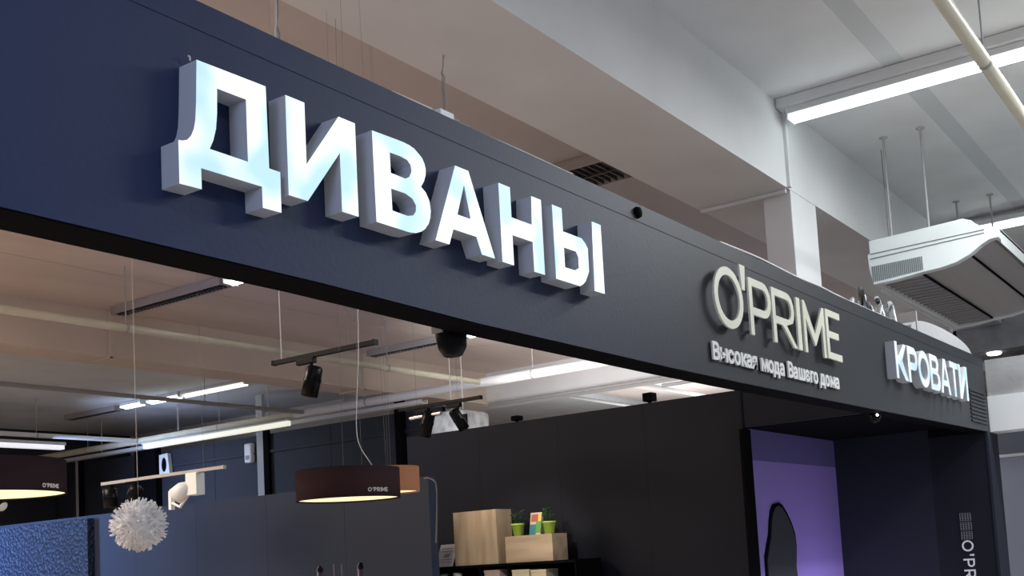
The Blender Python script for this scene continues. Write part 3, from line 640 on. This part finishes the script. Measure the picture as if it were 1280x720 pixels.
t2 = tie(((554.5, 71), (553, 92), (552.5, 110), (556, 143)), 0, 'thinner second strand beside the junction box wire', .003)
under(t2, t1)
jx = thing('junction_box', (3.4, 3.1, 1.97), 'small white junction box on top of the sign wall', 'junction box')
pa = at(544, 137, y=3.06); pb_ = at(567, 152, y=3.06)
box(pa.x, pb_.x-.03, 3.03, 3.10, 1.955, 2.0).build('box_body', 'plast', jx, .004); box(pb_.x-.03, pb_.x+.02, 3.04, 3.09, 1.955, 1.99).build('box_clamp', 'conc', jx)
cable('loose_cable', up_cable(((490, 115), (515, 126), (540, 137)), 3.05), .006, 'wirew', 'pale cable along the sign wall top left of junction box')
cable('loose_cable', up_cable(((566, 150), (600, 166), (650, 188), (700, 211), (716, 218)), 3.05), .005, 'wirew', 'pale cable along the sign wall top right of junction box')
for k, (dz, yy) in enumerate(((0, 3.02), (.02, 3.06), (.035, 3.1))):
    cable('loose_cable', [(6.3, yy, 1.968+dz*.3), (6.9, yy, 1.985+dz), (7.6, yy, 1.975+dz*.6), (8.1, yy, 1.985), (8.6, yy, 1.975+dz*1.6), (9.2, yy, 1.98+dz*.2), (9.9, yy, 1.985)], .009, 'wirew' if k != 1 else 'wireg',
          ('lower white', 'grey middle', 'upper white')[k]+' cable bundled on sign wall top by the column')
cable('wall_hook', up_cable(((235, 70), (237, 71), (237.5, 76)), 2.98), .003, 'wirew', 'tiny white hook on the wall above first letter', 'hook')
bl = tag(MB().lathe([(0, 0), (.035, 0), (.03, .02), (0, .025)], at(796, 266, y=3.0), 12, (0, -1, 0)).build('cable_gland', 'matblack'), 'small black plug near the sign wall top edge', 'plug')

# ------------------------------------------------------------------ track lights
def track(x, y0, y1, z, m, label, wires):
    t = thing('light_track', (x, (y0+y1)/2, z), label, 'light track')
    box(x-.02, x+.02, y0, y1, z-.018, z+.018).build('rail', m, t)
    for y_ in (y0, y1): box(x-.023, x+.023, y_-.01, y_+.01, z-.021, z+.021).build('rail_end', m, t)
    for (y_, x2, mm) in wires:
        top_ = top_at(y_)
        MB().tube([(x, y_, z+.018), (x+x2*.3, y_+.02, z+.6*(top_-z)), (x+x2, y_, top_)], .004 if mm == 'wirew' and x < 7 else .0015, 6).build('suspension_wire', mm, t)
    return t
def spot(x, y, z, m, label, aim=(0, 0, -1), L=.2, r=.055, stem=.06, lensm='lens', hot=True, group=None):
    """adapter at (x,y,z) under a rail, stem, tilted can"""
    t = thing('spotlight', (x, y, z), label, 'spotlight', group)
    box(x-.022, x+.022, y-.10, y+.10, z-.045, z).build('adapter', m, t, .005)
    MB().tube([(x, y-.06, z-.045), (x, y-.06, z-.045-stem)], .012, 8).build('stem', m, t)
    a = Vector(aim).normalized(); c = Vector((x, y-.06, z-.045-stem-L*.35)); 
    can = MB().lathe([(0, -L*.5), (r*.75, -L*.5), (r, -L*.42), (r, L*.5), (r*.86, L*.5), (r*.86, L*.40)], c, 20, a).build('can', m, t)
    MB().lathe([(0, L*.38), (r*.85, L*.38)], c, 20, a).build('lens', lensm, can)
    MB().lathe([(r+.004, -L*.1), (r+.004, L*.02)], c, 20, a).build('can_ring', 'black' if m != 'plast' else 'plast', can)
    s_ = a.orthogonal().normalized()*(r+.008)
    MB().tube([Vector((x, y-.06, z-.045-stem)), c+s_*1.0], .009, 6).build('yoke', m, t)
    return t
track(6.0, 5.86, 7.01, 1.70, 'black', 'short black track hanging below the tan ceiling', ((6.92, .0, 'wirew'), (6.15, 0, 'wireg')))
spot(6.0, 6.63, 1.682, 'black', 'black spotlight with two bright glints under short track', (-.12, .2, -1), .25, .066, .06)
track(9.0, 7.28, 8.45, 1.712, 'black', 'black track above the black display wall', ((7.6, 0, 'wireg'), (8.2, 0, 'wireg')))
spot(9.0, 8.12, 1.69, 'black', 'black spotlight at the black display wall corner', (-.1, .25, -1), .3, .07, .03)
s2_ = spot(9.0, 7.66, 1.69, 'black', 'second black spotlight tilted right under same track', (.5, -.3, -1), .25, .06, .05)
MB().tube([(9.0, 8.30, 1.60), (9.0, 7.85, 1.61)], .022, 10).build('chrome_tube', 'chrome', s2_)
track(8.0, 10.24, 12.55, 1.20, 'pipeg', 'long pale grey track over the blue partition', ((11.85, 0, 'wirew'), (10.6, .0, 'wireg')))
spot(8.0, 12.46, 1.18, 'black', 'small black spotlight at left end of grey track', (0, -.1, -1), .24, .085, .04)
spot(8.0, 11.98, 1.18, 'black', 'small black spotlight tilted over the spiky ball lamp', (0, .6, -1), .24, .08, .04)
wsx = thing('spotlight', (8.0, 10.9, 1.18), 'large white spotlight on right half of grey track', 'spotlight')
box(7.94, 8.06, 10.66, 10.86, .92, 1.18).build('driver_box', 'plast', wsx, .01)
c_ = Vector((7.95, 10.93, .98)); a_ = Vector((-.3, .75, -.5)).normalized()
cn = MB().lathe([(0, -.12), (.06, -.11), (.10, -.03), (.10, .10), (.085, .10)], c_, 20, a_).build('can', 'plast', wsx)
MB().lathe([(0, .095), (.084, .095)], c_, 20, a_).build('lens', 'glow', cn)
MB().tube([(8.0, 10.80, 1.0), (7.98, 11.02, .80), (7.97, 11.15, .86)], .018, 8).build('yoke', 'plast', wsx)
box(7.95, 8.0, 11.14, 11.19, .78, 1.0).build('side_plate', 'plast', wsx)
# large black spotlight behind the lower edge of the sign wall
bs = thing('spotlight', (3.72, 3.26, 1.04), 'large black spotlight hanging behind the sign wall lower edge', 'spotlight')
c_ = at(562, 414, y=3.26)
MB().lathe([(0, -.20), (.045, -.195), (.066, -.16), (.074, -.1), (.074, .12), (.06, .14), (0, .14)], c_+Vector((0, 0, .075)), 24, (0.05, .12, 1)).build('can', 'black', bs)
box(c_.x-.092, c_.x-.080, c_.y-.03, c_.y+.03, c_.z-.02, 1.2).build('bracket', 'pipeg', bs)
box(c_.x-.092, c_.x+.02, 3.182, 3.23, 1.12, 1.2).build('mount', 'black', bs)
# small black dome camera under the sign wall near the niche
dm = thing('dome_camera', (9.0, 3.1, 1.05), 'small black dome camera under the sign wall near the niche', 'camera')
p = at(1094, 521, y=3.1)
MB().lathe([(0, -.055)]+[(.055*math.cos(t), .055*math.sin(t)) for t in [(-1.3+.32*k) for k in range(9)]]+[(.03, .055), (.03, .11), (0, .11)], p, 20).build('dome', 'black', dm)
MB().lathe([(0, 0), (.012, .0)], p+Vector((-.045, -.035, 0.01)), 10, (-.8, -.6, 0)).build('indicator', 'lens', dm)
# small black boxes on top of the display wall
for k, (px, py, wd_) in enumerate(((646.5, 530, .11), (812, 498, .13))):
    p = at(px, py, x=10.66)
    t = thing('small_spotlight', (10.66, p.y, 1.64), ('tiny black box light on the wall top, left one' if k == 0 else 'black box light on the wall top near the sign wall'), 'spotlight')
    box(10.6, 10.72, p.y-wd_/2, p.y+wd_/2, 1.66, 1.66+(.06, .10)[k]).build('light_body', 'matblack', t, .01); box(10.65, 10.67, p.y-.02, p.y+.02, 1.637, 1.66).build('foot', 'matblack', t)
# spotlight peeking in at the left edge
lf = thing('spotlight', (5.6, 10.4, .55), 'black spotlight head peeking in at the left frame edge', 'spotlight')
c_ = at(-4, 628, x=5.6); a_ = Vector((.15, -.75, -.45)).normalized()
cn = MB().lathe([(0, -.14), (.05, -.14), (.06, -.1), (.06, .1), (.05, .1)], c_, 20, a_).build('can', 'black', lf); MB().lathe([(0, .09), (.05, .09)], c_, 20, a_).build('lens', 'plast', cn)
MB().tube([c_+Vector((0, 0, .05)), (c_.x, c_.y, top_at(c_.y))], .006, 6).build('stem', 'black', lf)

U = 1.0; FZ = -1.6
# grey plastic-wrapped unit behind the display wall
gu = thing('wrapped_unit', (12.0, 9.9, 1.6), 'grey plastic-wrapped ceiling unit behind the black wall corner', 'ventilation unit')
p0 = at(553, 545, x=12.3); p1 = at(592, 512, x=12.3)
m_ = MB(); m_.box(12.0, 12.7, p1.y, p0.y, p0.z-.1, p1.z); m_.build('unit_body', 'wrap', gu, .08)
p2 = at(581, 530, x=11.98)
MB().box(11.97, 12.0, p2.y-.04, p2.y+.04, p0.z, p1.z-.1).build('strap', 'matblack', gu)
for y_ in (p1.y+.2, p0.y-.2): MB().tube([(12.3, y_, p1.z-.02), (12.3, y_, 3.46)], .008, 6).build('hanger_rod', 'pipeg', gu)

U = SHOP_SCALE; FZ = -1.6/U
# ------------------------------------------------------------------ drum pendants
def drum(c, R, H, shadem, label, wires, logo=None):
    t = thing('drum_pendant_lamp', c, label, 'pendant lamp'); x, y, z = c
    MB().lathe([(R, 0), (R, H), (R-.006, H), (R-.006, 0), (R, 0)], (x, y, z), 48).build('shade', shadem, t)
    MB().lathe([(0, .012), (R-.008, .012)], (x, y, z), 48).build('diffuser', 'diff', t)
    MB().lathe([(0, H-.01), (R-.008, H-.01)], (x, y, z), 48).build('top_disc', 'matblack', t)
    for dx, dy in wires:
        MB().tube([(x+dx, y+dy, z+H-.01), (x+dx*.8, y+dy*.8, top_at(y+dy*.8))], .0010, 5).build('suspension_wire', 'wireg', t)
    return t
def circle_centre(px_l, px_r, py, z):        # drum whose sides graze two picture columns at height z
    a = at(px_l, py, z=z); b = at(px_r, py, z=z); return a, b
z1 = .485
D1 = Vector(at(436, 622.5, x=5.75)); D1.z = z1
dir1 = D1.to_2d().length
R1 = 63.5/FPX*(D1.dot(RZ))
d1 = drum((D1.x, D1.y, z1), R1, .225, 'fabric', 'wide dark drum pendant lamp glowing yellow underneath, centre', ((.15, .2), (-.1, -.25), (.2, -.2)))
D2 = Vector(at(487, 617.5, x=6.62)); z2 = D2.z; R2 = 37.5/FPX*D2.dot(RZ)
drum((D2.x, D2.y, z2+.01), R2, .21, 'orange', 'smaller orange-brown lit drum pendant behind the wide one', ((.1, .1), (-.1, -.12)))
D0 = Vector(at(-22, 620, x=4.6)); R0 = 94/FPX*D0.dot(RZ)
drum((D0.x, D0.y, D0.z+.0), R0, .27, 'fabric', 'dark drum pendant lamp with yellow underside at left edge', ((.1, .15), (-.1, -.2)))
for D_, R_, nm, px, py, hh in ((Vector((D1.x, D1.y, z1)), R1, 'a', 473, 611.5, .030), (Vector(D0), R0, 'b', 64, 607, .034)):
    lg = thing('lamp_lettering', D_, ('pale brand lettering on the wide centre drum lamp' if nm == 'a' else 'pale brand lettering on the drum lamp at left'), 'lettering')
    q = at(px, py, x=D_.x); zl = q.z
    # the angle on the drum where the picture column meets its surface
    d = at(px, py, x=1.0); d2 = Vector((d.x, d.y)).normalized(); cc = Vector((D_.x, D_.y)); tca = cc.dot(d2); dd = cc.length_squared-tca*tca
    th = tca-math.sqrt(max(0, R_*R_-dd)); hit = d2*th; ang = math.atan2(hit.y-cc.y, hit.x-cc.x); zl = d.z/Vector((d.x, d.y)).length*th
    u = 0
    for ch, ww in (('O', .95), ("'", .2), ('P', .7), ('R', .8), ('I', .2), ('M', 1.0), ('E', .7)):
        V, F, nz = outline_mesh('letter', [[[p[0]*hh, p[1]*hh*(.4 if ch == "'" else 1)+(.6*hh if ch == "'" else 0)] for p in L] for L in glyph(ch, ww, .2)[0]], 0, .002)
        W_ = []
        for v in V:
            aa = ang+(u+v[0]-2.8*hh)/R_; rr = R_+.004-v[1]; W_.append((cc.x+rr*math.cos(aa), cc.y+rr*math.sin(aa), zl-hh/2+v[2]))
        MB().add(W_, F).build('letter', 'wtext', lg); u += ww*hh+.18*hh
# white curly cord of the centre lamp
CORD = 1
lc = cable('power_cord', [at(px, py, x=5.75) for px, py in ((447, 380), (448, 440), (446, 500), (445.5, 530), (447, 548), (452, 562), (460, 574), (466, 583))], .0032, 'wirew', None)
lc.parent = d1; lc.matrix_parent_inverse = Matrix.Translation(-d1.location); lc['label'] = 'white curved power cord'
cable('hanging_wire', [at(px, py, x=6.3) for px, py in ((530, 598), (537, 598), (545, 606), (546, 640), (545, 679))], .006, 'wireg', 'grey cable drooping beside the partition end')

# ------------------------------------------------------------------ spiky ball pendant
bc = Vector(at(173.5, 656, x=6.2)); br_ = 33/FPX*bc.dot(RZ)
bl_ = thing('spiky_ball_lamp', bc, 'white spiky petal ball pendant lamp over the blue wall', 'pendant lamp')
MB().lathe([(br_*.80*math.sin(t)+1e-4, -br_*.80*math.cos(t)) for t in [math.pi*k/12 for k in range(13)]], bc, 24).build('inner_globe', 'ballw', bl_)
pm = MB(); N = 620
for i in range(N):
    zz = 1-2*(i+.5)/N; rr = math.sqrt(1-zz*zz); ph = i*2.39996
    n_ = Vector((rr*math.cos(ph), rr*math.sin(ph), zz)); a = n_.orthogonal().normalized(); a.rotate(Matrix.Rotation(random.uniform(0, 6.28), 3, n_)); b = n_.cross(a)
    r0 = br_*.76; r1 = br_*random.uniform(.90, 1.06); wv = br_*.05; bend = (a*random.uniform(-.14, .14)+b*random.uniform(-.14, .14))*br_
    p0 = bc+n_*r0; pmid = bc+n_*(r0+r1)/2+bend*.4; p1 = bc+n_*r1+bend
    pm.add([p0-a*wv*.5, p0+a*wv*.5, pmid+a*wv, p1+a*wv*.7, p1+b*wv*.6, p1-a*wv*.7, pmid-a*wv, pmid+b*wv*.5], [(0, 1, 7), (1, 2, 7), (2, 3, 4, 7), (7, 4, 5, 6), (0, 7, 6)])
pm.build('petals', 'ballw', bl_, kind='stuff')
MB().tube([bc+Vector((0, 0, br_*.7)), (bc.x, bc.y, top_at(bc.y))], .0018, 6).build('cord', 'wireg', bl_)

# ------------------------------------------------------------------ shelf with boxes
SX = 10.0
def YX(px, x=SX): return at(px, 690, x=x).y
yl, yr = YX(543), YX(720)
zt = -.092
sh = thing('shelf_unit', (10.2, (yl+yr)/2, FZ), 'black open shelf unit against the black display wall', 'shelf')
box(SX-.02, 10.5, yr, yl, zt-.03, zt).build('top_board', 'matblack', sh)
for y_ in (yr, yl-.02): box(SX-.015, 10.5, y_, y_+.02, FZ, zt-.03).build('side_panel', 'matblack', sh)
for px in (598, 634): y_ = YX(px); box(SX, 10.48, y_-.01, y_+.01, FZ, zt-.03).build('divider', 'matblack', sh)
for z_ in (-.46, -.84, -1.22, -1.58): box(SX, 10.48, yr+.02, yl-.02, z_-.02, z_).build('shelf_board', 'matblack', sh)
box(10.48, 10.5, yr+.02, yl-.02, FZ, zt-.03).build('back_panel', 'matblack', sh)
def cube(px0, px1, pyt, dpt, m, label, x=10.03):
    y1 = at(px0, 690, x=x).y; y0 = at(px1, 690, x=x).y; zt_ = at(px0, pyt, x=x).z
    t = thing('oak_box', (x+.15, (y0+y1)/2, zt), label, 'box')
    box(x, x+.018, y0, y1, zt+.001, zt_).build('front_door', m, t, .002)
    box(x+.02, x+dpt, y0, y1, zt+.001, zt_).build('carcass', m, t, .002)
    return y0, y1, zt_
b1 = cube(568.5, 622, 641, .30, 'wood', 'taller light oak box standing on the black shelf unit')
b2 = cube(632, 691, 671, .30, 'woodh', 'lower wide light oak box with plant pots on top')
def potted(px, label):
    p = at(px, 667, x=10.12); z = b2[2]+.001
    t = thing('potted_plant', (10.12, p.y, z), label, 'potted plant')
    MB().lathe([(0, 0), (.055, 0), (.075, .125), (.082, .125), (.082, .145), (.07, .145), (.06, .12), (0, .12)], (10.12, p.y, z), 20).build('pot', 'pot', t)
    l = MB()
    for i in range(70):
        a = random.uniform(0, 6.28); r = random.uniform(.01, .095); h0 = random.uniform(.14, .31); c = Vector((10.12+r*math.cos(a), p.y+r*math.sin(a), z+h0)); s_ = .022
        u = Vector((random.gauss(0, 1), random.gauss(0, 1), random.gauss(0, 1))).normalized(); v = u.orthogonal().normalized()
        l.add([c-u*s_, c+v*s_*.6, c+u*s_, c-v*s_*.6], [(0, 1, 2, 3)])
    l.build('foliage', 'leaf', t, kind='stuff')
    s2 = MB()
    for i in range(6): a = i*1.05; s2.tube([(10.12, p.y, z+.12), (10.12+.06*math.cos(a), p.y+.06*math.sin(a), z+.27)], .004, 5)
    s2.build('stems', 'leaf', t, kind='stuff')
potted(648, 'small plant in lime green pot nearest the tall oak box')
potted(687, 'small plant in lime green pot right of the colourful leaflet')
# leaflet
p0 = at(663, 668, x=10.08); p1 = at(677, 668, x=10.08); z = b2[2]+.001; H_ = .255
lf_ = thing('leaflet_stand', (10.1, (p0.y+p1.y)/2, z), 'colourful folded leaflet standing on low oak box between plants', 'leaflet')
def tilt(y0, y1, za, zb, m, nm, off=0):
    f = lambda zz: 10.06+.05*(zz/H_)-off
    MB().hexa([(f(za), y0, z+za), (f(za)+.004, y0, z+za), (f(za)+.004, y1, z+za), (f(za), y1, z+za), (f(zb), y0, z+zb), (f(zb)+.004, y0, z+zb), (f(zb)+.004, y1, z+zb), (f(zb), y1, z+zb)]).build(nm, m, lf_)
ya, yb = p1.y, p0.y; w_ = yb-ya
tilt(ya, yb, 0, H_, 'card', 'front_page'); tilt(ya+w_*.45, yb, 0, .12, 'teal', 'printed_field', .003); tilt(ya, ya+w_*.45, .02, .15, 'grn', 'printed_field', .003); tilt(ya+w_*.3, yb-w_*.1, .15, .235, 'red', 'printed_field', .003); tilt(ya, ya+w_*.3, .15, .24, 'yel', 'printed_field', .003)
MB().hexa([(10.11, ya, z+H_-.002), (10.115, ya, z+H_-.002), (10.115, yb, z+H_-.002), (10.11, yb, z+H_-.002), (10.17, ya, z), (10.175, ya, z), (10.175, yb, z), (10.17, yb, z)]).build('back_page', 'paper', lf_)
# paper sign at left on the shelf
y1_ = at(544, 707, x=10.02).y; y0_ = at(567, 707, x=10.02).y; Hs = .27
ps = thing('paper_sign', (10.05, (y0_+y1_)/2, zt), 'white printed paper sign leaning beside the tall oak box', 'sign')
def leaf2(y0, y1, za, zb, m, nm, off=0):
    f = lambda zz: 10.02+.09*(zz/Hs)-off
    MB().hexa([(f(za), y0, zt+.001+za), (f(za)+.004, y0, zt+.001+za), (f(za)+.004, y1, zt+.001+za), (f(za), y1, zt+.001+za), (f(zb), y0-.03, zt+zb), (f(zb)+.004, y0-.03, zt+zb), (f(zb)+.004, y1-.03, zt+zb), (f(zb), y1-.03, zt+zb)]).build(nm, m, ps)
leaf2(y0_+.02, y1_, 0, Hs, 'paper', 'sheet')
for za in (.05, .08, .18, .215): leaf2(y0_+.06, y1_-.04, za, za+.010, 'grey', 'printed_line', .003)
leaf2(y0_+.11, y1_-.10, .11, .155, 'grey', 'printed_mark', .003)
# items in the upper row of the shelf
for k, (px0, px1, top_, m, lab, cat) in enumerate(((608, 627, .30, 'pink', 'pinkish wooden box inside shelf below tall oak box', 'box'), (641, 664, .285, 'card', 'cream carton inside shelf below low oak box', 'carton'), (666, 685, .275, 'card', 'flat cream carton right of the first carton in shelf', 'carton'), (549, 558, .28, 'white', 'small white cup at left end inside the shelf', 'cup'), (566, 575, .285, 'white', 'small white cup right of the first cup in shelf', 'cup'))):
    y1 = at(px0, 715, x=10.1).y; y0 = at(px1, 715, x=10.1).y
    if cat == 'cup':
        c = ((y0+y1)/2); tag(MB().lathe([(0, 0), (.03, 0), ((y1-y0)/2, .05), ((y1-y0)/2, top_), ((y1-y0)/2-.005, top_), ((y1-y0)/2-.01, .05)], (10.12, c, -.459), 16).build('cup', m), lab, cat)
    else:
        t = thing('carton', (10.2, (y0+y1)/2, -.459), lab, cat); box(10.06, 10.3, y0, y1, -.459, -.459+top_-.03).build('carton_body', m, t, .003); box(10.055, 10.305, y0-.004, y1+.004, -.459+top_-.03, -.459+top_).build('lid', m, t, .003)
# chrome posted rack near the lower edge
rk = thing('chrome_rack', (5.2, 5.6, FZ), 'rack with two chrome posts topped by black caps, lower centre', 'rack')
ps_ = [Vector(at(397.5, 712, x=5.3)), Vector(at(448, 708, x=5.3))]
for p in ps_:
    pz = p.z+.01
    po = MB().tube([(p.x, p.y, FZ), (p.x, p.y, pz)], .011, 10).build('post', 'chrome', rk)
    MB().lathe([(.0, 0), (.018, 0), (.02, .02), (.014, .045), (0, .05)], (p.x, p.y-.022, pz-.03), 12).build('cap', 'black', po)
    MB().tube([(p.x, p.y-.022, FZ), (p.x, p.y-.022, pz-.03)], .012, 8).build('back_post', 'maroon', po)
for px in (417, 427):
    p = at(px, 705, x=5.3); MB().tube([(p.x, p.y, FZ), (p.x, p.y, p.z)], .004, 6).build('thin_rod', 'wireg', rk)
a_, b_ = ps_
for z_ in (-.25, -.9): MB().tube([(a_.x, a_.y, z_), (b_.x, b_.y, z_)], .008, 6).build('cross_bar', 'chrome', rk)

# interior light of the drum lamps
lamp('drum_bulb', 'POINT', (D1.x*U, D1.y*U, (z1+.11)*U), 14, (1, .75, .5), .03)
lamp('drum_bulb', 'POINT', (D0.x*U, D0.y*U, (D0.z+.13)*U), 12, (1, .75, .5), .03)

# ------------------------------------------------------------------ lift everything so that the floor is z = 0
for o in list(bpy.context.scene.objects):
    if o.parent is None: o.location.z += 1.6
